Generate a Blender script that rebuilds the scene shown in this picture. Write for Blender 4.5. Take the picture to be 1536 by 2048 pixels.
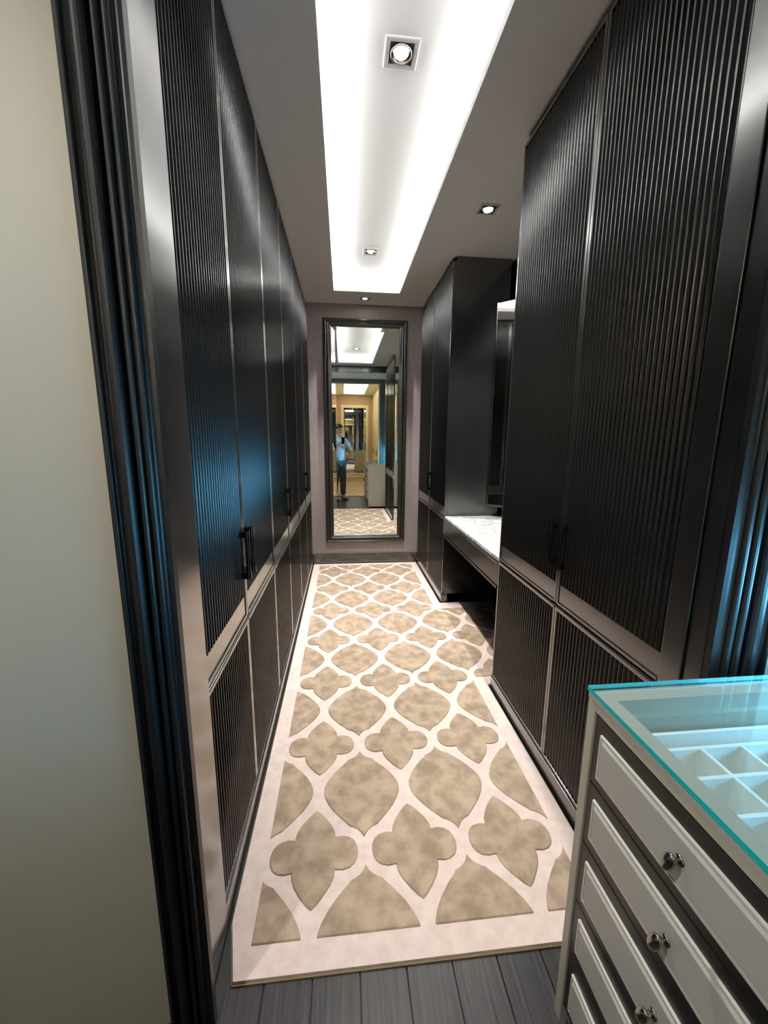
import bpy, bmesh, math, random
from mathutils import Vector, Matrix

# ------------------------------------------------------------------ scene, camera, world, light
for o in list(bpy.data.objects):
    bpy.data.objects.remove(o, do_unlink=True)
SC = bpy.context.scene
COL = SC.collection
random.seed(7)

CAM_Z = 1.40
F_PX, PITCH, YAW, ROLL = 798.2, -0.1822, 0.1020, 0.0080
cd = bpy.data.cameras.new('camera')
cd.sensor_fit = 'HORIZONTAL'; cd.sensor_width = 36.0
cd.lens = F_PX / 1536 * 36.0
cd.clip_start = 0.01; cd.clip_end = 60
cam = bpy.data.objects.new('camera', cd); COL.objects.link(cam)
fw = Vector((math.sin(YAW) * math.cos(PITCH), math.cos(YAW) * math.cos(PITCH), math.sin(PITCH)))
rt0 = Vector((math.cos(YAW), -math.sin(YAW), 0)); up0 = rt0.cross(fw)
rt = rt0 * math.cos(ROLL) + up0 * math.sin(ROLL)
up = up0 * math.cos(ROLL) - rt0 * math.sin(ROLL)
mw = Matrix((rt, up, -fw)).transposed().to_4x4(); mw.translation = (0, 0, CAM_Z)
cam.matrix_world = mw
SC.camera = cam

w = bpy.data.worlds.new('sky'); SC.world = w; w.use_nodes = True
w.node_tree.nodes['Background'].inputs[0].default_value = (0.22, 0.62, 1.0, 1)
w.node_tree.nodes['Background'].inputs[1].default_value = 6.0

SC.view_settings.view_transform = 'Standard'
SC.view_settings.look = 'None'
SC.view_settings.exposure = 0.20
SC.view_settings.gamma = 1.0
SC.view_settings.use_curve_mapping = False
SC.cycles.max_bounces = 14; SC.cycles.glossy_bounces = 8; SC.cycles.diffuse_bounces = 5
SC.cycles.transparent_max_bounces = 16
SC.cycles.sample_clamp_indirect = 6.0
SC.cycles.caustics_reflective = False; SC.cycles.caustics_refractive = False

# light strengths (watts)
P_COVE, P_COVE_END = 43.0, 11.0
P_SPOT = 140.0
P_CREAM = 230.0
P_WINDOW = 120.0
P_PASSAGE = 68.0

# ------------------------------------------------------------------ main measures (metres)
A, B, D, H = -0.352, 0.830, 4.366, 2.735     # wardrobe fronts left / right, end wall, ceiling
CX0, CX1, CY0, CY1 = -0.072, 0.542, 1.12, 4.01   # cove opening
ZR = 2.845                                        # recess ceiling
YW0, YW1 = 0.775, 0.82                            # wall with the first doorway
YB0, YB1 = -0.93, -0.85                           # wall with the second doorway
XR = 1.10                                         # window wall
XL = -1.45

# ------------------------------------------------------------------ materials
def lin(c):
    return tuple((v / 12.92 if v <= 0.04045 else ((v + 0.055) / 1.055) ** 2.4) for v in [q / 255 for q in c])
def mat(name, rgb, rough=0.5, metal=0.0, spec=0.5, coat=0.0, coat_rough=0.1, emit=None, estr=0.0, trans=0.0):
    m = bpy.data.materials.new(name); m.use_nodes = True
    b = m.node_tree.nodes['Principled BSDF']
    b.inputs['Base Color'].default_value = (*lin(rgb), 1)
    b.inputs['Roughness'].default_value = rough
    b.inputs['Metallic'].default_value = metal
    b.inputs['Specular IOR Level'].default_value = spec
    b.inputs['Coat Weight'].default_value = coat
    b.inputs['Coat Roughness'].default_value = coat_rough
    b.inputs['Transmission Weight'].default_value = trans
    if emit:
        b.inputs['Emission Color'].default_value = (*lin(emit), 1)
        b.inputs['Emission Strength'].default_value = estr
    return m
def nodes(m):
    return m.node_tree.nodes, m.node_tree.links, m.node_tree.nodes['Principled BSDF']
def noise_color(m, c1, c2, scale, detail=4, lo=0.35, hi=0.65, stretch=(1, 1, 1), bump=0.0, bump_scale=None, rough=None):
    n, l, b = nodes(m)
    tc = n.new('ShaderNodeTexCoord'); mp = n.new('ShaderNodeMapping'); mp.inputs['Scale'].default_value = stretch
    l.new(tc.outputs['Object'], mp.inputs['Vector'])
    t = n.new('ShaderNodeTexNoise'); t.inputs['Scale'].default_value = scale; t.inputs['Detail'].default_value = detail
    l.new(mp.outputs[0], t.inputs['Vector'])
    r = n.new('ShaderNodeValToRGB'); r.color_ramp.elements[0].position = lo; r.color_ramp.elements[1].position = hi
    r.color_ramp.elements[0].color = (*lin(c1), 1); r.color_ramp.elements[1].color = (*lin(c2), 1)
    l.new(t.outputs['Fac'], r.inputs['Fac']); l.new(r.outputs['Color'], b.inputs['Base Color'])
    if bump:
        t2 = n.new('ShaderNodeTexNoise'); t2.inputs['Scale'].default_value = bump_scale or scale; t2.inputs['Detail'].default_value = 3
        l.new(mp.outputs[0], t2.inputs['Vector'])
        bp = n.new('ShaderNodeBump'); bp.inputs['Strength'].default_value = bump; bp.inputs['Distance'].default_value = 0.004
        l.new(t2.outputs['Fac'], bp.inputs['Height']); l.new(bp.outputs[0], b.inputs['Normal'])
    return m

M = {}
M['dark'] = noise_color(mat('charcoal_lacquer', (30, 29, 28), 0.26, spec=0.9, coat=1.0, coat_rough=.15), (21, 21, 21), (26, 25, 25), 3.0, stretch=(6, 6, .5))
M['dark'].node_tree.nodes['Principled BSDF'].inputs['Coat IOR'].default_value = 1.66
M['flute'] = mat('charcoal_satin', (16, 16, 16), 0.25, spec=0.5)
M['dark_in'] = mat('black_recess', (14, 14, 14), 0.55)
M['case'] = mat('black_casing_paint', (20, 20, 23), 0.40, spec=0.45)
M['handle'] = mat('black_metal', (8, 8, 8), 0.16, metal=0.0, spec=0.7, coat=1.0)
M['grip'] = mat('gunmetal_grip', (70, 68, 64), 0.35, metal=1.0)
M['white'] = mat('ceiling_paint', (243, 244, 245), 0.85, spec=0.2)
M['mauve'] = noise_color(mat('mauve_wallcover', (158, 148, 147), 0.75, spec=0.3), (156, 147, 146), (166, 156, 155), 60, stretch=(1, 1, .15), bump=.04)
M['wall'] = mat('greige_paint', (182, 176, 162), 0.8, spec=0.25)
M['tan'] = mat('tan_wallcover', (186, 160, 132), 0.8, spec=0.25)
M['cream'] = mat('cream_lacquer', (236, 221, 182), 0.4, spec=0.4)
M['frame_cream'] = mat('greige_lacquer', (190, 184, 168), 0.42, spec=0.4)
M['drawer_dark'] = mat('espresso_lacquer', (24, 22, 21), 0.32)
M['panel'] = mat('grey_panel', (190, 187, 180), 0.45, spec=0.4)
M['bead'] = mat('white_bead', (214, 210, 200), 0.3, spec=0.5)
M['chrome'] = mat('brushed_nickel', (150, 148, 144), 0.22, metal=1.0)
M['mirror'] = mat('mirror_silver', (236, 240, 236), 0.0, metal=1.0)
M['mframe'] = mat('mirror_frame_black', (46, 44, 42), 0.3, spec=0.55)
M['lattice'] = noise_color(mat('rug_blush_pile', (232, 214, 204), 0.95, spec=0.1), (228, 208, 199), (240, 222, 214), 26, bump=.5, bump_scale=420)
M['beige'] = noise_color(mat('rug_beige_pile', (190, 172, 142), 0.95, spec=0.1), (160, 141, 121), (196, 175, 153), 17, detail=8, bump=.5, bump_scale=420)
M['backing'] = mat('rug_backing', (176, 158, 128), .95, spec=.1)
M['crug'] = noise_color(mat('cream_rug_pile', (220, 196, 168), 0.95, spec=0.1), (210, 184, 156), (228, 206, 178), 14)
M['velvet'] = mat('cream_tray_lining', (238, 238, 232), 0.7, spec=0.3)
M['alu'] = mat('lamp_trim', (205, 205, 202), 0.4, spec=0.4)
M['well'] = mat('lamp_well', (60, 60, 66), 0.4)
M['reflector'] = mat('lamp_reflector', (215, 215, 225), 0.15, metal=1.0)
M['bulb'] = mat('lamp_glow', (255, 252, 245), 0.5, emit=(255, 250, 240), estr=30)
M['led'] = mat('led_glow', (255, 252, 240), 0.5, emit=(255, 248, 232), estr=6)
M['edge'] = mat('glass_edge_teal', (0, 196, 196), 0.08, spec=0.6, trans=0.15)
M['skin'] = mat('skin', (196, 150, 124), 0.55)
M['hair'] = mat('black_hair', (20, 16, 15), 0.5)
M['shirt'] = mat('white_cotton', (226, 228, 232), 0.85, spec=.2)
M['jeans'] = mat('blue_denim', (104, 108, 108), 0.85, spec=.2)
M['shoe'] = mat('brown_shoe', (96, 74, 62), 0.5)
M['lip'] = mat('lip', (160, 96, 88), 0.5)
M['eye'] = mat('eye', (30, 24, 22), 0.2)
M['phone'] = mat('phone_black', (14, 14, 16), 0.15)
m = mat('blind_cloth', (214, 222, 228), .9, spec=.1); M['blind'] = m
n, l, b = nodes(m); tl = n.new('ShaderNodeBsdfTranslucent'); tl.inputs[0].default_value = (.30, .36, .40, 1)
ms = n.new('ShaderNodeMixShader'); ms.inputs[0].default_value = .10; l.new(b.outputs[0], ms.inputs[1]); l.new(tl.outputs[0], ms.inputs[2]); l.new(ms.outputs[0], n['Material Output'].inputs[0])
M['winframe'] = mat('white_window_frame', (225, 228, 230), 0.4)

# thin clear glass: transparent straight through, mirror-like at grazing angles
def thin_glass(name, tint):
    m = bpy.data.materials.new(name); m.use_nodes = True
    n, l = m.node_tree.nodes, m.node_tree.links
    n.remove(n['Principled BSDF']); out = n['Material Output']
    tr = n.new('ShaderNodeBsdfTransparent'); tr.inputs[0].default_value = (*tint, 1)
    gl = n.new('ShaderNodeBsdfGlossy'); gl.inputs['Roughness'].default_value = 0.0
    fr = n.new('ShaderNodeLayerWeight'); fr.inputs['Blend'].default_value = 0.5
    pwr = n.new('ShaderNodeMath'); pwr.operation = 'POWER'; pwr.inputs[1].default_value = 4.0; l.new(fr.outputs['Facing'], pwr.inputs[0])
    mad = n.new('ShaderNodeMath'); mad.operation = 'MULTIPLY_ADD'; mad.inputs[1].default_value = .9; mad.inputs[2].default_value = .045; l.new(pwr.outputs[0], mad.inputs[0])
    mx = n.new('ShaderNodeMixShader'); l.new(mad.outputs[0], mx.inputs[0])
    l.new(tr.outputs[0], mx.inputs[1]); l.new(gl.outputs[0], mx.inputs[2]); l.new(mx.outputs[0], out.inputs[0])
    return m
M['glass'] = thin_glass('clear_glass', (0.95, 0.99, 0.99))

# marble
m = mat('white_marble', (226, 228, 226), 0.18, spec=.5); M['marble'] = m
n, l, b = nodes(m)
tc = n.new('ShaderNodeTexCoord'); wv = n.new('ShaderNodeTexNoise'); wv.inputs['Scale'].default_value = 5; wv.inputs['Detail'].default_value = 8; wv.inputs['Distortion'].default_value = 2.5
l.new(tc.outputs['Object'], wv.inputs['Vector']); r = n.new('ShaderNodeValToRGB')
e = r.color_ramp.elements; e[0].position = .42; e[0].color = (*lin((232, 235, 233)), 1); e[1].position = .6; e[1].color = (*lin((226, 229, 227)), 1)
x = r.color_ramp.elements.new(.5); x.color = (*lin((178, 184, 182)), 1)
l.new(wv.outputs['Fac'], r.inputs['Fac']); l.new(r.outputs[0], b.inputs['Base Color'])

# dark wood planks: grain along Y, per-object shade
m = mat('dark_oak', (62, 58, 58), 0.42, spec=.3); M['wood'] = m
n, l, b = nodes(m)
tc = n.new('ShaderNodeTexCoord'); oi = n.new('ShaderNodeObjectInfo'); ad = n.new('ShaderNodeVectorMath'); ad.operation = 'ADD'
sc = n.new('ShaderNodeVectorMath'); sc.operation = 'SCALE'; sc.inputs[0].default_value = (7, 13, 3); l.new(oi.outputs['Random'], sc.inputs['Scale'])
l.new(tc.outputs['Object'], ad.inputs[0]); l.new(sc.outputs[0], ad.inputs[1])
mp = n.new('ShaderNodeMapping'); mp.inputs['Scale'].default_value = (38, 1.6, 1); l.new(ad.outputs[0], mp.inputs['Vector'])
t = n.new('ShaderNodeTexNoise'); t.inputs['Scale'].default_value = 2.4; t.inputs['Detail'].default_value = 8; t.inputs['Distortion'].default_value = .6; l.new(mp.outputs[0], t.inputs['Vector'])
r = n.new('ShaderNodeValToRGB'); r.color_ramp.elements[0].position = .34; r.color_ramp.elements[1].position = .68
r.color_ramp.elements[0].color = (*lin((18, 17, 18)), 1); r.color_ramp.elements[1].color = (*lin((54, 51, 52)), 1)
l.new(t.outputs['Fac'], r.inputs['Fac'])
hs = n.new('ShaderNodeHueSaturation'); mr = n.new('ShaderNodeMapRange'); mr.inputs[3].default_value = .82; mr.inputs[4].default_value = 1.15
l.new(oi.outputs['Random'], mr.inputs[0]); l.new(mr.outputs[0], hs.inputs['Value']); l.new(r.outputs[0], hs.inputs['Color']); l.new(hs.outputs[0], b.inputs['Base Color'])
bp = n.new('ShaderNodeBump'); bp.inputs['Strength'].default_value = .25; bp.inputs['Distance'].default_value = .002
l.new(t.outputs['Fac'], bp.inputs['Height']); l.new(bp.outputs[0], b.inputs['Normal'])

# ------------------------------------------------------------------ mesh helpers
def new():
    return bmesh.new()
def box(bm, x0, x1, y0, y1, z0, z1, bev=0.0):
    x0, x1 = min(x0, x1), max(x0, x1); y0, y1 = min(y0, y1), max(y0, y1); z0, z1 = min(z0, z1), max(z0, z1)
    r = bmesh.ops.create_cube(bm, size=1)
    for v in r['verts']:
        v.co = ((x0 + x1) / 2 + v.co.x * (x1 - x0), (y0 + y1) / 2 + v.co.y * (y1 - y0), (z0 + z1) / 2 + v.co.z * (z1 - z0))
    if bev:
        es = list({e for v in r['verts'] for e in v.link_edges})
        bmesh.ops.bevel(bm, geom=es, offset=bev, segments=2, profile=.5, affect='EDGES', clamp_overlap=True)
    return bm
def tube(bm, p0, p1, r0, r1=None, seg=12):
    p0, p1 = Vector(p0), Vector(p1); d = p1 - p0
    r = bmesh.ops.create_cone(bm, cap_ends=True, segments=seg, radius1=r0, radius2=r0 if r1 is None else r1, depth=d.length)
    q = d.to_track_quat('Z', 'Y').to_matrix().to_4x4(); q.translation = (p0 + p1) / 2
    bmesh.ops.transform(bm, matrix=q, verts=r['verts']); return bm
def ball(bm, c, rx, ry=None, rz=None, u=12, v=8, rot=None):
    r = bmesh.ops.create_uvsphere(bm, u_segments=u, v_segments=v, radius=1)
    mx = Matrix.Diagonal((rx, ry or rx, rz or rx, 1))
    if rot is not None: mx = rot.to_4x4() @ mx
    mx = Matrix.Translation(c) @ mx
    bmesh.ops.transform(bm, matrix=mx, verts=r['verts']); return bm
def prism(bm, pts, z0, z1):
    """closed polygon in XY extruded along Z"""
    lo = [bm.verts.new((p[0], p[1], z0)) for p in pts]; hi = [bm.verts.new((p[0], p[1], z1)) for p in pts]
    bm.faces.new(lo[::-1]); bm.faces.new(hi); k = len(pts)
    for i in range(k): bm.faces.new((lo[i], lo[(i + 1) % k], hi[(i + 1) % k], hi[i]))
    return bm
def loops(bm, rects, fn, cap=False):
    """nested rectangles (u0,u1,v0,v1,h) joined into a mitred moulding; fn maps (u,v,h) to a point"""
    prev = None
    for (u0, u1, v0, v1, h) in rects:
        cur = [bm.verts.new(fn(*q, h)) for q in ((u0, v0), (u1, v0), (u1, v1), (u0, v1))]
        if prev:
            for i in range(4): bm.faces.new((prev[i], prev[(i + 1) % 4], cur[(i + 1) % 4], cur[i]))
        prev = cur
    if cap: bm.faces.new(prev)
    return bm
def rootloc(o):
    v = Vector((0, 0, 0))
    while o is not None: v = v + o.location; o = o.parent
    return v
def obj(name, bm, m, parent=None, smooth=False, loc=None, recalc=True):
    """one mesh object; the bmesh is in world coordinates"""
    if recalc: bmesh.ops.recalc_face_normals(bm, faces=bm.faces)
    base = rootloc(parent) if parent else (Vector(loc) if loc is not None else Vector((0, 0, 0)))
    bmesh.ops.translate(bm, vec=-base, verts=bm.verts)
    me = bpy.data.meshes.new(name); bm.to_mesh(me); bm.free()
    if smooth:
        for p in me.polygons: p.use_smooth = True
    ms = m if isinstance(m, (list, tuple)) else [m]
    for q in ms: me.materials.append(M[q] if isinstance(q, str) else q)
    o = bpy.data.objects.new(name, me); COL.objects.link(o)
    if parent: o.parent = parent
    elif loc is not None: o.location = loc
    return o
def tag(o, label, cat, group=None):
    o['label'] = label; o['category'] = cat
    if group: o['group'] = group
    return o
def thing(name, label, cat, loc, group=None):
    o = bpy.data.objects.new(name, None); COL.objects.link(o); o.location = loc; o.empty_display_size = .05
    return tag(o, label, cat, group)
def struct(name, bm, m, label=None, parent=None):
    o = obj(name, bm, m, parent)
    if parent is None:
        o['kind'] = 'structure'
        if label: o['label'] = label
    return o
def light(name, typ, loc, power, color=(1, 1, 1), rot=(0, 0, 0), **kw):
    ld = bpy.data.lights.new(name, typ); ld.energy = power; ld.color = color
    for k, v in kw.items(): setattr(ld, k, v)
    o = bpy.data.objects.new(name, ld); COL.objects.link(o); o.location = loc; o.rotation_euler = rot
    return o

# ------------------------------------------------------------------ the shell
fl = struct('floor', box(new(), XL - .1, 1.7, -4.6, 4.5, -.12, -.006), 'dark_in', 'dark wooden plank floor of the passage between the two dressing rooms')
pw = .125; xs = XL - .02; k = 0
while xs < XR + .3:                       # planks of the passage (the rugs hide the rest)
    off = [0.0, .62, .30, .92][k % 4]; ys = -1.35 - off
    while ys < .5:
        y1 = ys + 1.5 if ys + 2.0 < 1.02 else 1.02; ys = ys if y1 < 1.0 else min(ys, .3); y0 = max(ys, -1.35)
        if y1 - y0 > .05 and xs + pw < 1.4:
            obj('plank', box(new(), xs + .0012, xs + pw - .0012, y0 + .001, y1 - .001, -.012, 0, .0012), 'wood', fl)
        ys += 1.5
    xs += pw; k += 1

struct('wall_end', box(new(), -1.0, 1.4, D, D + .1, 0, 3.0), 'mauve', 'mauve grey end wall carrying the tall framed mirror')
bb = new(); box(bb, A + .002, B - .002, D - .014, D, 0, .118, .003); box(bb, A + .002, B - .002, D - .02, D, 0, .085, .003)
struct('baseboard_end', bb, 'dark', 'black baseboard below the mirror wall')
struct('wall_left', box(new(), -1.05, -.96, YW1, D, 0, 3.0), 'dark_in', 'wall behind the left wardrobes')
struct('wall_right', box(new(), 1.31, 1.39, YW1, D, 0, 3.0), 'dark', 'dark wall behind the vanity')

# lowered ceiling with the cove opening, recess above it
bm = new(); zt = H + .035
box(bm, -1.05, CX0, YW1, D, H, zt); box(bm, CX1, 1.385, YW1, D, H, zt)
box(bm, CX0, CX1, YW1, CY0, H, zt); box(bm, CX0, CX1, CY1, D, H, zt)
ce = struct('ceiling', bm, 'white', 'lowered white ceiling with a long lit cove opening')
bm = new(); rx0, rx1, ry0, ry1 = CX0 - .14, CX1 + .14, CY0 - .14, CY1 + .14
box(bm, rx0 - .02, rx1 + .02, ry0 - .02, ry1 + .02, ZR, ZR + .04)
box(bm, rx0 - .02, rx0, ry0, ry1, zt, ZR); box(bm, rx1, rx1 + .02, ry0, ry1, zt, ZR)
box(bm, rx0, rx1, ry0 - .02, ry0, zt, ZR); box(bm, rx0, rx1, ry1, ry1 + .02, zt, ZR)
obj('recess', bm, 'white', ce)

def cove(x0, x1, y0, y1, z, col, p_side, p_end, nm, label):
    """LED strips lying in the pockets round a cove opening"""
    t = thing(nm, label, 'light strip', ((x0 + x1) / 2, (y0 + y1) / 2, z))
    cx, cy = (x0 + x1) / 2, (y0 + y1) / 2
    for (px, py, lx, ly, pw_) in ((x0 - .075, cy, .02, y1 - y0, p_side), (x1 + .075, cy, .02, y1 - y0, p_side), (cx, y0 - .075, x1 - x0, .02, p_end), (cx, y1 + .075, x1 - x0, .02, p_end)):
        obj('led_strip', box(new(), px - lx / 2, px + lx / 2, py - ly / 2, py + ly / 2, z, z + .006), 'led', t)
        L = light('led_light', 'AREA', (px, py, z + .012), pw_, col, (math.pi, 0, 0), shape='RECTANGLE', size=lx, size_y=ly)
        L.location = Vector((px, py, z + .012)) - t.location; L.parent = t
    return t
cove(CX0, CX1, CY0, CY1, zt, (1, .98, .95), P_COVE, P_COVE_END, 'cove_light', 'bright white cove light strip hidden around the long ceiling recess')

# first doorway: wall between passage and dark dressing room
OX0, OX1, OZ = -.348, .845, 2.625
bm = new(); box(bm, XL, OX0, YW0, YW1, 0, H); box(bm, OX1, 1.385, YW0, YW1, 0, H); box(bm, OX0, OX1, YW0, YW1, OZ + .02, H)
struct('wall_front', bm, 'wall', 'greige passage wall beside the black door casing')
bm = new(); box(bm, OX1 - .015, OX1, YW0, YW1 - .001, 0, OZ); struct('trim_1', bm, 'dark', 'black lining of the right jamb')
bm = new(); box(bm, OX0, OX1, YW0, YW1, OZ, OZ + .02); box(bm, OX0, OX1, YW1, YW1 + .012, OZ, H - .002); struct('trim_2', bm, 'dark', 'black lining above the doorway')

def casing(x_in, x_out, y_face, z1, mirror_y=1):
    """vertical reeded casing board, profile in XY extruded up; x_in is the opening side"""
    W = abs(x_out - x_in); s = 1 if x_out > x_in else -1
    prof = [(0, 0), (0, -.018), (.06, -.020), (.11, -.020)]
    def reed(c, wd, h, base=-.022):
        return [(c + wd * .5 * math.cos(math.pi * (1 - i / 8)), base - h * math.sin(math.pi * i / 8)) for i in range(9)]
    prof += reed(.20, .13, .010) + reed(.36, .13, .010) + [(.44, -.016), (.47, -.014)]
    prof += reed(.60, .22, .014) + [(.74, -.016), (.78, -.018)] + reed(.87, .08, .008) + [(.94, -.018), (1.0, -.016), (1.0, 0)]
    pts = [(x_in + s * u * W, y_face + mirror_y * h) for (u, h) in prof]
    return prism(new(), pts, 0, z1)
o = struct('trim_3', casing(-.321, -.421, YW0, 2.735), 'case', 'black moulded door casing beside the greige wall')
o = struct('trim_4', casing(.831, .979, YW0, 2.735), 'case', 'black moulded door casing behind the dresser')
bm = new(); box(bm, -.321, .831, YW0 - .018, YW0, 2.625, 2.735, .003); box(bm, -.321, .831, YW0 - .03, YW0 - .015, 2.66, 2.70, .005)
struct('trim_5', bm, 'case', 'black head casing over the doorway')

# passage
struct('wall_passage_left', box(new(), XL - .1, XL, YB0, YW1, 0, H), 'wall')
WY0, WY1, WZ0, WZ1 = -.72, .735, .915, 2.10
bm = new(); box(bm, XR, XR + .1, YB0, YW0, 0, WZ0); box(bm, XR, XR + .1, YB0, YW0, WZ1, H); box(bm, XR, XR + .1, YB0, WY0, WZ0, WZ1); box(bm, XR, XR + .1, WY1, YW0, WZ0, WZ1)
struct('wall_passage_right', bm, 'wall')
struct('ceiling_passage', box(new(), XL, XR + .1, YB0, YW1, H, H + .05), 'white')
bm = new(); loops(bm, [(WY0, WY1, WZ0, WZ1, .0), (WY0, WY1, WZ0, WZ1, -.03), (WY0 + .035, WY1 - .035, WZ0 + .035, WZ1 - .035, -.03), (WY0 + .035, WY1 - .035, WZ0 + .035, WZ1 - .035, .03)], lambda u, v, h: (XR + .05 + h, u, v))
box(bm, XR + .03, XR + .07, -.08, -.04, WZ0 + .03, WZ1 - .03)
wn = struct('window_1', bm, 'winframe', 'low white framed window over the dresser')
for (y0, y1) in ((WY0 + .03, -.08), (-.04, WY1 - .03)):
    obj('pane', box(new(), XR + .048, XR + .054, y0, y1, WZ0 + .03, WZ1 - .03), 'glass', wn)
bl = thing('roller_blind', 'pale roller blind half lowered over the passage window', 'blind', (XR + .03, 0, 1.15))
obj('fabric', box(new(), XR + .0125, XR + .0135, WY0 + .004, WY1 - .004, 1.15, WZ1 - .03), 'blind', bl)
obj('bottom_bar', box(new(), XR + .006, XR + .018, WY0 + .004, WY1 - .004, 1.135, 1.152, .003), 'winframe', bl)
bm = new(); tube(bm, (XR + .01, WY0 + .004, WZ1 - .026), (XR + .01, WY1 - .004, WZ1 - .026), .022, seg=16); obj('roller', bm, 'winframe', bl)
light('daylight', 'AREA', (XR + .16, (WY0 + WY1) / 2, (WZ0 + WZ1) / 2), P_WINDOW, (.18, .61, 1.0), (0, math.pi / 2, 0), shape='RECTANGLE', size=WZ1 - WZ0, size_y=WY1 - WY0)

# second doorway and the cream dressing room behind the photographer
CA, CB, CE = -.205, .95, -4.37
bm = new(); box(bm, XL, -.26, YB0, YB1, 0, H); box(bm, .86, 1.65, YB0, YB1, 0, H); box(bm, -.26, .86, YB0, YB1, 2.65, H)
struct('wall_back', bm, 'wall', 'passage wall with the doorway to the cream room')
struct('trim_7', casing(.858, .985, YB1, 2.735, -1), mat('grey_casing', (112, 120, 126), .4))
struct('trim_8', casing(-.258, -.385, YB1, 2.735, -1), bpy.data.materials['grey_casing'])
bm = new(); box(bm, -.258, .858, YB1, YB1 + .02, 2.645, 2.735, .003); struct('trim_9', bm, bpy.data.materials['grey_casing'])
bm = new(); box(bm, .832, .86, YB0, YB1, 0, 2.65); box(bm, -.26, -.232, YB0, YB1, 0, 2.65); box(bm, -.232, .832, YB0, YB1, 2.63, 2.65); struct('trim_10', bm, 'cream')
struct('wall_cream_end', box(new(), -.9, 1.6, CE - .1, CE, 0, 3.0), 'tan', 'tan end wall of the cream room')
struct('wall_cream_left', box(new(), -.95, -.85, CE, YB0, 0, 3.0), 'tan'); struct('wall_cream_right', box(new(), 1.55, 1.65, CE, YB0, 0, 3.0), 'tan')
qx0, qx1, qy0, qy1 = .04, .66, -4.08, -1.55
bm = new(); box(bm, -.95, qx0, CE, YB0, H, zt); box(bm, qx1, 1.65, CE, YB0, H, zt); box(bm, qx0, qx1, qy1, YB0, H, zt); box(bm, qx0, qx1, CE, qy0, H, zt)
ce2 = struct('ceiling_cream', bm, 'white')
bm = new(); box(bm, qx0 - .16, qx1 + .16, qy0 - .16, qy1 + .16, ZR, ZR + .04)
box(bm, qx0 - .16, qx0 - .14, qy0 - .14, qy1 + .14, zt, ZR); box(bm, qx1 + .14, qx1 + .16, qy0 - .14, qy1 + .14, zt, ZR)
box(bm, qx0 - .14, qx1 + .14, qy0 - .16, qy0 - .14, zt, ZR); box(bm, qx0 - .14, qx1 + .14, qy1 + .14, qy1 + .16, zt, ZR); obj('recess', bm, 'white', ce2)
cove(qx0, qx1, qy0, qy1, zt, (1, .9, .70), P_CREAM, P_CREAM * .25, 'cove_light', 'warm cove light strip around the ceiling recess of the cream room seen in the mirror')
struct('baseboard_cream', box(new(), CA, CB, CE, CE + .015, 0, .11, .003), 'cream')

# ------------------------------------------------------------------ wardrobes
def flutes(plane, s, y0, y1, z0, z1, h=.0088, pitch=.0202, ridge=.0032):
    """concave scallops milled between narrow flat ridges; s is the facing direction along x"""
    k = max(1, round((y1 - y0) / pitch)); p = (y1 - y0) / k; bm = new(); seg = 6; g = p - ridge; xb = plane - s * (h + .001)
    rr = (g * g / 4 + h * h) / (2 * h)
    def strip(pts, smooth):
        lo = [bm.verts.new((q[0], q[1], z0)) for q in pts]; hi = [bm.verts.new((q[0], q[1], z1)) for q in pts]
        for j in range(len(pts) - 1):
            f = bm.faces.new((lo[j], lo[j + 1], hi[j + 1], hi[j]) if s > 0 else (lo[j + 1], lo[j], hi[j], hi[j + 1])); f.smooth = smooth
    line = []
    for i in range(k):
        c = y0 + (i + .5) * p
        arc = [(plane - s * (h - rr + math.sqrt(rr * rr - (u * g / 2) ** 2)), c + u * g / 2) for u in [2 * j / seg - 1 for j in range(seg + 1)]]
        strip([(plane, c - p / 2), (plane, c - g / 2)], False); strip(arc, True); strip([(plane, c + g / 2), (plane, c + p / 2)], False)
        for (zz, up_) in ((z0, False), (z1, True)):        # scalloped end faces down to the backing
            for a_, b_ in zip(arc, arc[1:]):
                q = [bm.verts.new((a_[0], a_[1], zz)), bm.verts.new((b_[0], b_[1], zz)), bm.verts.new((xb, b_[1], zz)), bm.verts.new((xb, a_[1], zz))]
                bm.faces.new(q if up_ else q[::-1])
    return bm
def handle(parent, plane, s, y, z0=.915, z1=1.085):
    bm = new(); xo = plane + s * .022
    for z in (z0 + .012, z1 - .012):
        box(bm, plane - s * .001, xo + s * .004, y - .007, y + .007, z - .012, z + .012, .003)
    for z in (z0, z1 - .034): tube(bm, (xo, y, z), (xo, y, z + .034), .0085, seg=14)
    nf = len(bm.faces)
    tube(bm, (xo, y, z0 + .03), (xo, y, z1 - .03), .0062, seg=14)
    for k in range(3): tube(bm, (xo, y, z0 + .04 + k * .045), (xo, y, z0 + .044 + k * .045), .0072, seg=14)
    bm.faces.ensure_lookup_table()
    for f in bm.faces[nf:]: f.material_index = 1
    o = obj('handle', bm, ['handle', 'handle'], parent); o['label'] = 'black metal bar handle'
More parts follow.
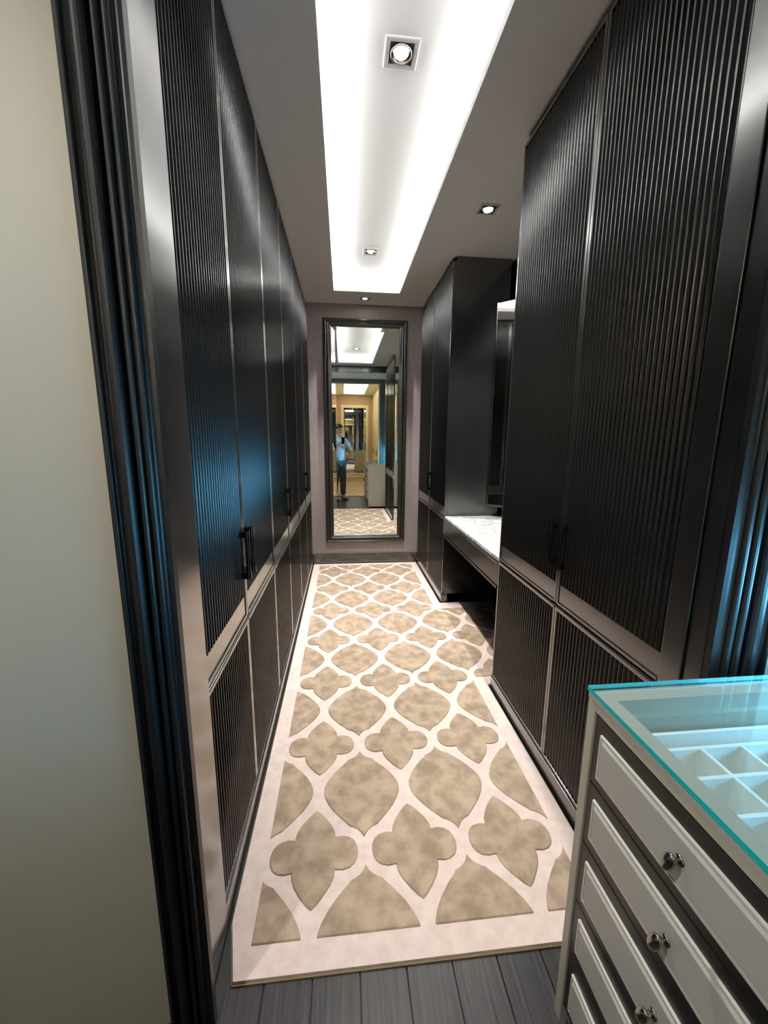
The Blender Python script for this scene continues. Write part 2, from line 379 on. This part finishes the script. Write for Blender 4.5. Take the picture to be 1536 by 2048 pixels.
def wardrobe(name, label, plane, s, y0, y1, ys, deep, stile0=.013, cat='wardrobe', group=None, z_top=2.705):
    """two-door fluted wardrobe; ys is the seam; s facing along x"""
    t = thing(name, label, cat, (plane - s * .2, (y0 + y1) / 2, 0), group)
    xb = plane - s * .024
    bm = new(); box(bm, xb, plane - s * deep, y0, y1, .09, z_top); box(bm, plane - s * .03, plane - s * deep, y0, y1, z_top, H - .001)
    obj('carcass', bm, 'dark', t)
    bm = new(); box(bm, plane - s * .05, plane + s * .006, y0 + (stile0 if stile0 > .05 else 0), y1, 0, .078, .002); box(bm, plane - s * .05, plane + s * .001, y0 + (stile0 if stile0 > .05 else 0), y1, .078, .092, .004)
    obj('plinth', bm, 'dark', t)
    yd = y0
    if stile0 > .05:                       # broad fixed stile down to the floor beside the doorway
        yd = y0 + stile0; obj('stile', box(new(), plane - s * .05, plane + s * .0065, y0, yd, 0, z_top, .0015), 'dark', t)
    for i, (a0, a1) in enumerate(((yd, ys), (ys, y1))):
        a0 += .0015; a1 -= .0015; e0 = .006 if (i == 0 and stile0 > .05) else .013; e1 = .013
        for lo in (0, 1):
            bm = new(); xs_ = plane - s * .0225; xf = plane - s * .009
            if not lo:
                zb, zt_ = .766, z_top - .003
                box(bm, xs_, xf, a0, a1, zb, zt_)
                box(bm, xf, plane + s * .0005, a0, a0 + e0, zb, zt_, .0012); box(bm, xf, plane + s * .0005, a1 - e1, a1, zb, zt_, .0012)
                box(bm, xf, plane - s * .0025, a0 + e0, a1 - e1, zb, .846); box(bm, xf, plane + s * .002, a0 + e0, a1 - e1, zb, zb + .010, .0012); box(bm, xf, plane + s * .0005, a0 + e0, a1 - e1, zt_ - .014, zt_)
                d = obj('upper_door', bm, 'dark', t)
                obj('fluted_panel', flutes(plane, s, a0 + e0 + .001, a1 - e1 - .001, .846, zt_ - .015), 'flute', d, recalc=False)
                handle(d, plane, s, (a1 - .034) if i == 0 else (a0 + .034))
            else:
                zb, zt_ = .096, .758
                box(bm, xs_, xf, a0, a1, zb, zt_)
                box(bm, xf, plane + s * .0005, a0, a0 + e0, zb, zt_, .0012); box(bm, xf, plane + s * .0005, a1 - e1, a1, zb, zt_, .0012)
                box(bm, xf, plane + s * .004, a0, a1, zt_ - .018, zt_, .004)
                d = obj('lower_door', bm, 'dark', t)
                obj('fluted_panel', flutes(plane, s, a0 + e0 + .001, a1 - e1 - .001, zb + .002, zt_ - .019), 'flute', d, recalc=False)
    return t
G = 'black fluted wardrobes of the dressing room'
wardrobe('wardrobe', 'black fluted two-door wardrobe nearest the camera on the left, beside the greige wall', A, 1, YW1 + .002, 1.978, 1.402, .60, .135, group=G)
wardrobe('wardrobe', 'black fluted two-door wardrobe in the middle of the left row', A, 1, 1.981, 3.173, 2.557, .60, group=G)
wardrobe('wardrobe', 'black fluted wardrobe ending the left row, next to the mirror wall', A, 1, 3.176, D - .002, 3.775, .60, group=G)
wardrobe('wardrobe', 'large black fluted wardrobe on the right, between the dresser and the vanity', B, -1, YW1 + .002, 1.998, 1.412, .45, .062, group=G)
wardrobe('wardrobe', 'black two-door wardrobe at the far right between vanity and mirror wall', B, -1, 3.184, D - .002, 3.786, .45, group=G)

def cream_wardrobe(label, plane, s, y0, y1):
    t = thing('cream_wardrobe', label, 'wardrobe', (plane - s * .2, (y0 + y1) / 2, 0), 'cream wardrobes of the second dressing room')
    obj('carcass', box(new(), plane - s * .022, plane - s * .5, y0, y1, 0, H - .002), 'cream', t)
    ys = (y0 + y1) / 2
    for (a0, a1, hy) in ((y0, ys, -.04), (ys, y1, .04)):
        for (z0, z1) in ((.1, .76), (.77, 2.70)):
            bm = new(); fnx = lambda u, v, h: (plane + s * h, u, v)
            q = (a0 + .002, a1 - .002, z0, z1)
            R = lambda i, h: (q[0] + i, q[1] - i, q[2] + i, q[3] - i, h)
            loops(bm, [R(0, -.02), R(0, 0), R(.05, 0), R(.06, -.008), R(.07, -.004)], fnx, cap=True)
            d = obj('door', bm, 'cream', t)
            if z1 > 1:
                bm = new(); yy = ys + hy
                tube(bm, (plane + s * .02, yy, .93), (plane + s * .02, yy, 1.09), .007); tube(bm, (plane, yy, .94), (plane + s * .02, yy, .94), .006); tube(bm, (plane, yy, 1.08), (plane + s * .02, yy, 1.08), .006)
                obj('handle', bm, 'handle', d)
ly = (YB0 - CE) / 3
for i, wh in enumerate(('next to the cream framed mirror', 'in the middle of the row', 'next to the doorway')):
    y0 = CE + i * ly
    cream_wardrobe('cream wardrobe %s, left side of the cream room' % wh, CA, 1, y0 + .016, y0 + ly - .002)
    cream_wardrobe('cream wardrobe %s, right side of the cream room' % wh, CB, -1, y0 + .016, y0 + ly - .002)

# ------------------------------------------------------------------ tall mirrors
def wall_mirror(name, label, x0, x1, z0, z1, yw, s, prof, fm, bevel=.04, back=.012):
    """s = -1: hangs on a wall at yw facing -y"""
    t = thing(name, label, 'mirror', ((x0 + x1) / 2, yw, z0))
    fn = lambda u, v, h: (u, yw + s * h, v)
    R = lambda i, h: (x0 + i, x1 - i, z0 + i, z1 - i, h)
    bm = new(); loops(bm, [R(i, h) for i, h in prof], fn); obj('frame', bm, fm, t)
    w_ = prof[-1][0] - .004
    g = obj('glass', loops(new(), [R(w_, back + .0016), R(w_ + bevel, back)], fn, cap=True), 'mirror', t)
    return t
PR = [(0, .0005), (0, .024), (.006, .032), (.014, .034), (.022, .026), (.030, .024), (.034, .030), (.046, .040), (.054, .038), (.062, .026), (.070, .022), (.076, .020), (.080, .016), (.082, .006)]
wall_mirror('wall_mirror', 'tall mirror in a black moulded frame on the end wall', -.191, .672, .258, 2.592, D, -1, PR, 'mframe')
PR2 = [(0, .0005), (0, .03), (.02, .035), (.05, .03), (.07, .034), (.09, .02), (.092, .006)]
wall_mirror('wall_mirror', 'mirror in a broad cream frame, seen deep inside the black framed mirror', -.058, .813, .12, 2.43, CE, 1, PR2, 'cream')

# vanity mirror: flat panel on the dark wall with a wing set at 45 degrees across the far corner
vm = thing('vanity_mirror', 'tall mirror with an angled side wing above the marble vanity top', 'mirror', (1.30, 2.6, .86))
obj('glass', box(new(), 1.302, 1.309, 2.03, 3.046, .86, 2.418, .001), 'mirror', vm)
wa, wb = Vector((1.188, 3.172, 0)), Vector((1.302, 3.050, 0)); wd = (wb - wa).normalized(); wn_ = Vector((-wd.y, wd.x, 0))
if wn_.y > 0: wn_ = -wn_
bm = new(); prism(bm, [tuple(p)[:2] for p in (wa + wn_ * .002, wb + wn_ * .002, wb - wn_ * .004, wa - wn_ * .004)], .872, 2.418); obj('wing_glass', bm, 'mirror', vm)
bm = new(); prism(bm, [tuple(p)[:2] for p in (wa - wd * .006 + wn_ * .004, wa + wn_ * .004, wa - wn_ * .003, wa - wd * .006 - wn_ * .003)], .86, 2.424)
prism(bm, [tuple(p)[:2] for p in (wa + wn_ * .006, wb + wn_ * .006, wb - wn_ * .003, wa - wn_ * .003)], .858, .872); obj('wing_frame', bm, 'chrome', vm)

# ------------------------------------------------------------------ vanity
tag(obj('countertop', box(new(), B + .002, 1.308, 2.0, 3.182, .747, .770, .003), 'marble', loc=(1.05, 2.6, .747)), 'white veined marble vanity top between the right wardrobes', 'countertop')
v = thing('vanity_drawer_unit', 'black drawer unit under the marble vanity top', 'drawer unit', (1.05, 2.6, .6))
obj('body', box(new(), B + .02, 1.308, 2.0, 3.182, .60, .746), 'dark', v)
bm = new(); box(bm, B, B + .02, 2.001, 3.181, .612, .735); box(bm, B - .006, B + .02, 2.001, 3.181, .596, .612, .003); dr = obj('drawer_front', bm, 'flute', v)
obj('lip', box(new(), B - .007, B + .02, 2.001, 3.181, .735, .747, .004), 'dark', v)

# ------------------------------------------------------------------ downlights
def downlight(x, y, z, half, label, tilt=.0, power=P_SPOT, trim=.03, spot=1.5):
    t = thing('downlight', label, 'downlight', (x, y, z), 'square recessed downlights')
    fn = lambda u, v, h: (u, v, z + h)
    q = lambda i, h: (x - half + i, x + half - i, y - half + i, y + half - i, h)
    obj('trim_frame', loops(new(), [q(0, .001), q(0, -.004), q(.004, -.006), q(trim - .004, -.006), q(trim, -.003), q(trim, .001)], fn), 'alu', t)
    ih = half - trim
    obj('well', loops(new(), [q(trim, 0), q(trim + .001, -.0005), q(trim + .001, -.0009)], fn, cap=True), 'well', t)
    bm = new(); r = ih * .93; seg = 28; prev = None
    for (rr, zz) in ((r, -.001), (r, -.007), (r * .93, -.009), (r * .78, -.003), (r * .66, -.0015)):
        cur = [bm.verts.new((x + rr * math.cos(2 * math.pi * i / seg), y + rr * math.sin(2 * math.pi * i / seg), z + zz)) for i in range(seg)]
        if prev:
            for i in range(seg): bm.faces.new((prev[i], prev[(i + 1) % seg], cur[(i + 1) % seg], cur[i]))
        prev = cur
    obj('reflector_ring', bm, 'reflector', t, smooth=True)
    bm = new(); ball(bm, (x, y, z - .002), r * .66, r * .66, .008, 20, 8); obj('lens', bm, 'bulb', t, smooth=True)
    L = light('spot', 'SPOT', (0, 0, -.03), power, (1, .965, .92), (0, 0, 0), spot_size=spot, spot_blend=.6, shadow_soft_size=.02); L.parent = t
    return t
downlight(.236, 1.797, ZR, .065, trim=.020, label='largest square downlight, nearest in the lit ceiling recess')
downlight(.230, 3.450, ZR, .060, trim=.020, label='square downlight at the far end of the lit ceiling recess')
downlight(.865, 2.565, H, .056, 'square downlight in the lowered ceiling in front of the vanity', trim=.012)
downlight(-.93, -.05, H, .056, 'unseen downlight added in the passage ceiling to light the greige wall', trim=.012, power=P_PASSAGE, spot=2.3)  # out-of-view lamp, added to brighten the greige wall and dresser front
downlight(.225, 4.175, H, .050, 'small downlight in the lowered ceiling above the framed mirror', trim=.012)

# ------------------------------------------------------------------ rugs
QUAT = [(.147, 0), (.1435, .022), (.134, .040), (.118, .052), (.096, .057), (.070, .054), (.067, .076), (.056, .100), (.037, .126), (.016, .150), (0, .163)]
LANT = [(.150, 0), (.147, .022), (.136, .048), (.116, .080), (.088, .113), (.058, .143), (.051, .152), (.036, .158), (.020, .168), (.008, .182), (0, .197)]
def full(q):
    p = list(q); p += [(-a, b) for a, b in reversed(q[:-1])]; p += [(-a, -b) for a, b in q[1:]]; p += [(a, -b) for a, b in reversed(q[1:-1])]
    return p
def clip(pts, x0, x1, y0, y1):
    def cut(ps, f, inter):
        out = []
        for i in range(len(ps)):
            a, b_ = ps[i - 1], ps[i]; fa, fb = f(a), f(b_)
            if fb >= 0:
                if fa < 0: out.append(inter(a, b_, fa, fb))
                out.append(b_)
            elif fa >= 0: out.append(inter(a, b_, fa, fb))
        return out
    it = lambda a, b_, fa, fb: (a[0] + (b_[0] - a[0]) * fa / (fa - fb), a[1] + (b_[1] - a[1]) * fa / (fa - fb))
    for f in (lambda p: p[0] - x0, lambda p: x1 - p[0], lambda p: p[1] - y0, lambda p: y1 - p[1]):
        pts = cut(pts, f, it)
        if len(pts) < 3: return []
    out = [p for i, p in enumerate(pts) if math.hypot(p[0] - pts[i - 1][0], p[1] - pts[i - 1][1]) > 1e-5]
    ar = sum(out[i - 1][0] * out[i][1] - out[i][0] * out[i - 1][1] for i in range(len(out))) / 2 if len(out) > 2 else 0
    return out if abs(ar) > 2e-4 else []
def patch(name, pts, z0, z1, m, parent):
    """raised carved pile patch with a softened rim"""
    cx = sum(p[0] for p in pts) / len(pts); cy = sum(p[1] for p in pts) / len(pts)
    ar = sum(pts[i - 1][0] * pts[i][1] - pts[i][0] * pts[i - 1][1] for i in range(len(pts)))
    if ar < 0: pts = pts[::-1]
    bm = new(); rings = []
    for (k_, z) in ((1.0, z0), (1.0, z0 + (z1 - z0) * .6), (.975, z1)):
        rings.append([bm.verts.new((cx + (p[0] - cx) * k_, cy + (p[1] - cy) * k_, z)) for p in pts])
    n_ = len(pts)
    for a_, b_ in zip(rings, rings[1:]):
        for i in range(n_): bm.faces.new((a_[i], a_[(i + 1) % n_], b_[(i + 1) % n_], b_[i]))
    bm.faces.new(rings[-1])
    return obj(name, bm, m, parent, recalc=False)
RZ = .013
rug = thing('runner_rug', 'long blush runner rug with beige quatrefoil and lantern lattice', 'rug', (.24, 2.6, 0))
out = [(-.302, .826), (.815, .826), (.815, 2.012), (1.25, 2.012), (1.25, 3.176), (.815, 3.176), (.815, 4.335), (-.338, 4.335), (-.338, .96)]
obj('backing', prism(new(), out, .0, .005), 'backing', rug)
bm = new(); prism(bm, [(p[0] + (.003 if p[0] < .2 else -.003), p[1] + (.004 if p[1] < 1.0 else -.004 if p[1] > 3 else 0)) for p in out], .005, RZ)
obj('pile_base', bm, 'lattice', rug)
PX, PY, QX0, QY0 = .342, .487, .231, 1.133
for j in range(-1, 8):
    for i in range(-2, 4):
        for nm, shp, ox, oy in (('quatrefoil_patch', QUAT, 0, 0), ('lantern_patch', LANT, PX / 2, PY / 2)):
            c = (QX0 + i * PX + ox, QY0 + j * PY + oy)
            pts = [(c[0] + p[0], c[1] + p[1]) for p in full(shp)]
            for rect in ((-.268, .742, .902, 4.255), (.742, 1.18, 2.085, 3.05)):
                q = clip(pts, *rect)
                if q: patch(nm, q, RZ - .002, RZ + .0045, 'beige', rug)

rug2 = thing('cream_rug', 'pale peach rug on the cream room floor, seen in the mirror', 'rug', (.37, -2.6, 0))
obj('pile_base', box(new(), CA + .02, CB - .02, CE + .04, -1.02, 0, .012, .004), 'crug', rug2)
for j in range(0, 8):
    for i in range(0, 4):
        c = (-.05 + i * .30 + (j % 2) * .15 - .0, -4.1 + j * .40)
        q = clip([(c[0] + p[0] * .85, c[1] + p[1] * .85) for p in full(QUAT)], CA + .09, CB - .09, CE + .1, -1.09)
        if q: patch('quatrefoil_patch', q, .010, .0155, 'lattice', rug2)

# ------------------------------------------------------------------ dresser with glass top
DX0, DX1, DY0, DY1 = .500, 1.060, -.78, .695
dz = .892
t = thing('jewellery_dresser', 'greige drawer chest with a glass top and divided tray', 'dresser', ((DX0 + DX1) / 2, (DY0 + DY1) / 2, 0))
bm = new()
box(bm, DX0 + .012, DX1, DY1 - .022, DY1, .03, dz - .004, .002); box(bm, DX0 + .012, DX1, DY0, DY0 + .022, .03, dz - .004, .002)      # ends
box(bm, DX1 - .02, DX1, DY0 + .022, DY1 - .022, .03, dz - .004); box(bm, DX0 + .03, DX1 - .02, DY0 + .022, DY1 - .022, .03, .05)
box(bm, DX0 + .03, DX1 - .02, DY0 + .022, DY1 - .022, .765, .775)
cols = [DY1 - .022 - i * .477 for i in range(4)]
obj('cabinet', bm, 'frame_cream', t)
bm = new(); box(bm, DX0 + .03, DX0 + .05, DY0 + .022, DY1 - .022, .05, .86); obj('inner_panel', bm, 'drawer_dark', t)
bm = new(); box(bm, DX0 + .04, DX1 - .03, DY0 + .04, DY1 - .04, 0, .03); obj('plinth', bm, 'drawer_dark', t)
# face frame: end stiles and top rail
bm = new(); box(bm, DX0, DX0 + .014, DY1 - .022, DY1, .03, dz - .004, .0015); box(bm, DX0, DX0 + .014, DY0, DY0 + .022, .03, dz - .004, .0015)
box(bm, DX0, DX0 + .03, DY0 + .022, DY1 - .022, .862, dz - .004, .0015); obj('face_frame', bm, 'frame_cream', t)
# rim under the glass
bm = new(); fn = lambda u, v, h: (u, v, h)
R = lambda i, h: (DX0 + i, DX1 - i, DY0 + i, DY1 - i, h)
loops(bm, [R(-.0006, dz - .012), R(-.0006, dz), R(.036, dz), R(.038, dz - .03), R(.048, dz - .032), R(.05, .78)], fn); obj('rim', bm, 'frame_cream', t)
# tray and dividers
tz0, tz1 = .776, .852
bm = new(); box(bm, DX0 + .05, DX1 - .05, DY0 + .05, DY1 - .05, .775, .780); tr = obj('tray', bm, 'velvet', t)
box_y = [.613, .575, .513, .445]; y = .445
while y > DY0 + .15: y -= .072; box_y.append(y)
for y in box_y: obj('divider', box(new(), DX0 + .05, DX1 - .05, y - .0035, y + .0035, tz0, tz1, .001), 'velvet', tr)
x_ = .562
while x_ < DX1 - .07:
    obj('divider', box(new(), x_ - .0035, x_ + .0035, box_y[-1], .575, tz0, tz1 - .001, .001), 'velvet', tr); x_ += .080
# drawers
rows = [(.705, .858), (.555, .703), (.399, .553), (.250, .397), (.086, .248)]
pan = [(.729, .827), (.583, .678), (.426, .525), (.283, .372), (.113, .217)]
def knob(parent, x, y, z):
    bm = new()
    tube(bm, (x, y, z), (x - .004, y, z), .009, .008, 14); tube(bm, (x - .003, y, z), (x - .016, y, z), .0038, .0038, 10)
    ball(bm, (x - .010, y, z), .0055, .0055, .0055); ball(bm, (x - .021, y, z), .0075, .010, .020, 16, 10, Matrix.Rotation(.35, 3, 'X'))
    obj('knob', bm, 'chrome', parent, smooth=True)
for c in range(3):
    y1 = cols[c]; y0 = cols[c] - .477
    for (z0, z1), (pz0, pz1) in zip(rows, pan):
        bm = new(); xf = DX0 + .004
        box(bm, xf, DX0 + .030, y0 + .002, y1 - .002, z0, z1, .0015)
        d = obj('drawer', bm, 'drawer_dark', t)
        i = .024; q = lambda k_, h: (y0 + i + k_, y1 - i - k_, pz0 + k_, pz1 - k_, h)
        fx = lambda u, v, h: (xf - h, u, v)
        obj('raised_panel', loops(new(), [q(.006, .0), q(.006, .004), q(.012, .008)], fx, cap=True), 'panel', d)
        obj('bead', loops(new(), [q(.0, .0), q(.0005, .005), (*[v_ for v_ in q(.0045, 0)[:4]], .005), q(.006, .0)], fx), 'bead', d)
        knob(d, xf - .007, (y0 + y1) / 2 + .012, (z0 + z1) / 2)
# glass top with polished teal edge
bm = new(); gz0, gz1 = dz + .0012, dz + .0112
vs = {}
for zz in (gz0, gz1):
    vs[zz] = [bm.verts.new(p) for p in ((DX0 - .003, DY0 - .003, zz), (DX1 + .003, DY0 - .003, zz), (DX1 + .003, DY1 + .003, zz), (DX0 - .003, DY1 + .003, zz))]
bm.faces.new(vs[gz1]); bm.faces.new(vs[gz0][::-1])
for i in range(4):
    f = bm.faces.new((vs[gz0][i], vs[gz0][(i + 1) % 4], vs[gz1][(i + 1) % 4], vs[gz1][i])); f.material_index = 1
obj('glass_top', bm, ['glass', 'edge'], t)['label'] = 'clear glass top with teal edge'

# ------------------------------------------------------------------ the photographer, seen in the mirror
def skin(name, verts, edges, mname, parent, sub=1, root=0):
    base = rootloc(parent)
    me = bpy.data.meshes.new(name)
    me.from_pydata([tuple(Vector(v[:3]) - base) for v in verts], edges, [])
    me.update(); o = bpy.data.objects.new(name, me); COL.objects.link(o); o.parent = parent
    md = o.modifiers.new('skin', 'SKIN'); md.use_smooth_shade = True; md.branch_smoothing = .5
    sv = me.skin_vertices
    if not sv:
        bm = bmesh.new(); bm.from_mesh(me); bm.verts.layers.skin.verify(); bm.to_mesh(me); bm.free(); sv = me.skin_vertices
    for i, v in enumerate(verts):
        r = v[3]; sv[0].data[i].radius = r if isinstance(r, tuple) else (r, r)
        sv[0].data[i].use_root = (i == root)
    sd = o.modifiers.new('sub', 'SUBSURF'); sd.levels = sub; sd.render_levels = sub + 1
    me.materials.append(M[mname]); return o
YA = math.radians(38)
Fd = Vector((math.sin(YA), math.cos(YA), 0)); Rd = Vector((math.cos(YA), -math.sin(YA), 0)); P0 = Vector((-.105, -.36, 0))
def pp(f, r, z, rad): v_ = P0 + Fd * f + Rd * r; return (v_.x, v_.y, z, rad)
def pw_(x, y, z, rad): return (x, y, z, rad)
per = thing('person', 'man in white t-shirt and jeans photographing with a phone, seen in the mirror', 'person', (P0.x, P0.y, 0))
# body: pelvis-neck-head, arms with hands, legs
V = [pp(0, 0, .93, .12), pp(.01, 0, 1.10, .115), pp(.01, 0, 1.28, .125), pp(0, 0, 1.38, .10), pp(.01, 0, 1.44, .056), pp(.03, 0, 1.50, (.062, .07)), pp(.035, 0, 1.57, (.074, .088)), pp(.025, 0, 1.635, (.074, .086)), pp(.02, 0, 1.675, .05)]
Eg = [(0, 1), (1, 2), (2, 3), (3, 4), (4, 5), (5, 6), (6, 7), (7, 8)]
def arm(sh, el, wr, palm, dirs):
    k_ = len(V)
    V.extend([pw_(*sh, .058), pw_(*((Vector(sh) + Vector(el)) / 2), .047), pw_(*el, .040), pw_(*((Vector(el) * .4 + Vector(wr) * .6)), .036), pw_(*wr, .026), pw_(*palm, .026)])
    Eg.extend([(3, k_), (k_, k_ + 1), (k_ + 1, k_ + 2), (k_ + 2, k_ + 3), (k_ + 3, k_ + 4), (k_ + 4, k_ + 5)])
    for chain in dirs:
        last = k_ + 5
        for pnt in chain:
            V.append(pw_(*pnt, .0078)); Eg.append((last, len(V) - 1)); last = len(V) - 1
rs = P0 + Rd * .165 + Vector((0, 0, 1.385)); ls = P0 - Rd * .165 + Vector((0, 0, 1.385))
arm(rs, (.17, -.33, 1.135), (.085, -.13, 1.26), (.062, -.075, 1.295),
    [[(.062, -.045, 1.30 + k_ * .018), (.050, -.014, 1.305 + k_ * .018), (.027, -.0025, 1.308 + k_ * .017)] for k_ in range(-1, 3)] + [[(.045, -.07, 1.325), (.025, -.042, 1.335)]])
arm(ls, (-.27, -.155, 1.13), (-.12, -.085, 1.255), (-.075, -.06, 1.285),
    [[(-.065, -.04, 1.285 + k_ * .018), (-.050, -.014, 1.29 + k_ * .018), (-.027, -.0025, 1.293 + k_ * .017)] for k_ in range(-1, 3)] + [[(-.05, -.06, 1.315), (-.027, -.042, 1.325)]])
for s_, ff in ((1, .03), (-1, -.04)):
    k_ = len(V)
    V.extend([pp(0, s_ * .09, .88, .10), pp(.02 + ff * .5, s_ * .092, .50, .06), pp(ff, s_ * .095, .09, .042), pp(ff + .10, s_ * .10, .045, .036)])
    Eg.extend([(0, k_), (k_, k_ + 1), (k_ + 1, k_ + 2), (k_ + 2, k_ + 3)])
body = skin('body', V, Eg, 'skin', per)
# clothing
V2 = [pp(0, 0, .86, (.165, .118)), pp(.005, 0, 1.0, (.158, .118)), pp(.01, 0, 1.18, (.16, .122)), pp(.01, 0, 1.32, (.165, .122)), pp(0, 0, 1.415, .088)]
E2 = [(0, 1), (1, 2), (2, 3), (3, 4)]
for sh, el in ((rs, Vector((.17, -.33, 1.135))), (ls, Vector((-.27, -.155, 1.13)))):
    k_ = len(V2); mid = sh * .25 + el * .75
    V2.extend([pw_(*sh, .075), pw_(*mid, .068)]); E2.extend([(3, k_), (k_, k_ + 1)])
skin('t_shirt', V2, E2, 'shirt', per)
V3 = [pp(0, 0, .93, .128)]; E3 = []
for s_, ff in ((1, .03), (-1, -.04)):
    k_ = len(V3)
    V3.extend([pp(0, s_ * .09, .84, .108), pp(.02 + ff * .5, s_ * .092, .50, .078), pp(ff, s_ * .095, .11, .062)])
    E3.extend([(0, k_), (k_, k_ + 1), (k_ + 1, k_ + 2)])
skin('jeans', V3, E3, 'jeans', per)
rotF = Matrix.Rotation(-YA, 3, 'Z')
for s_, ff in ((1, .03), (-1, -.04)):
    bm = new(); c = P0 + Fd * (ff + .065) + Rd * (s_ * .098)
    ball(bm, (c.x, c.y, .042), .046, .135, .045, 16, 10, rotF); c2 = P0 + Fd * ff + Rd * (s_ * .096); ball(bm, (c2.x, c2.y, .06), .045, .06, .055, 14, 8, rotF)
    for v_ in bm.verts: v_.co.z = max(v_.co.z, .002)
    obj('shoe', bm, 'shoe', per, smooth=True)
hc = P0 + Fd * .02 + Vector((0, 0, 1.615))
bm = new(); ball(bm, hc, .094, .110, .100, 20, 14, rotF)
for v_ in bm.verts:
    d = v_.co - hc; f_ = d.dot(Fd)
    if d.z < .012 and f_ > -.015: v_.co -= Fd * (f_ + .015) * .95; 
    if d.z < -.05: v_.co.z = hc.z - .05 + (d.z + .05) * .3
    v_.co += Vector((math.sin(v_.co.x * 190), math.cos(v_.co.y * 170), math.sin(v_.co.z * 210))) * .003
obj('hair', bm, 'hair', per, smooth=True)
for s_ in (-1, 1):
    c = P0 + Fd * .118 + Rd * (s_ * .031) + Vector((0, 0, 1.578)); obj('eye', ball(new(), c, .010, .006, .006), 'eye', per, True)
    c = P0 + Fd * .03 + Rd * (s_ * .083) + Vector((0, 0, 1.565)); obj('ear', ball(new(), c, .010, .020, .030, rot=rotF), 'skin', per, True)
c = P0 + Fd * .128 + Vector((0, 0, 1.553)); obj('nose', ball(new(), c, .013, .018, .024, rot=rotF), 'skin', per, True)
c = P0 + Fd * .108 + Vector((0, 0, 1.513)); obj('mouth', ball(new(), c, .022, .010, .007, rot=rotF), 'lip', per, True)

ph = thing('smartphone', 'black smartphone held up in both hands of the man in the mirror', 'phone', (0, -.018, 1.345))
obj('phone_case', box(new(), -.036, .036, -.026, -.016, 1.272, 1.420, .004), 'phone', ph)
bm = new(); box(bm, -.032, .004, -.016, -.0135, 1.382, 1.416, .001); obj('camera_bump', bm, 'phone', ph)
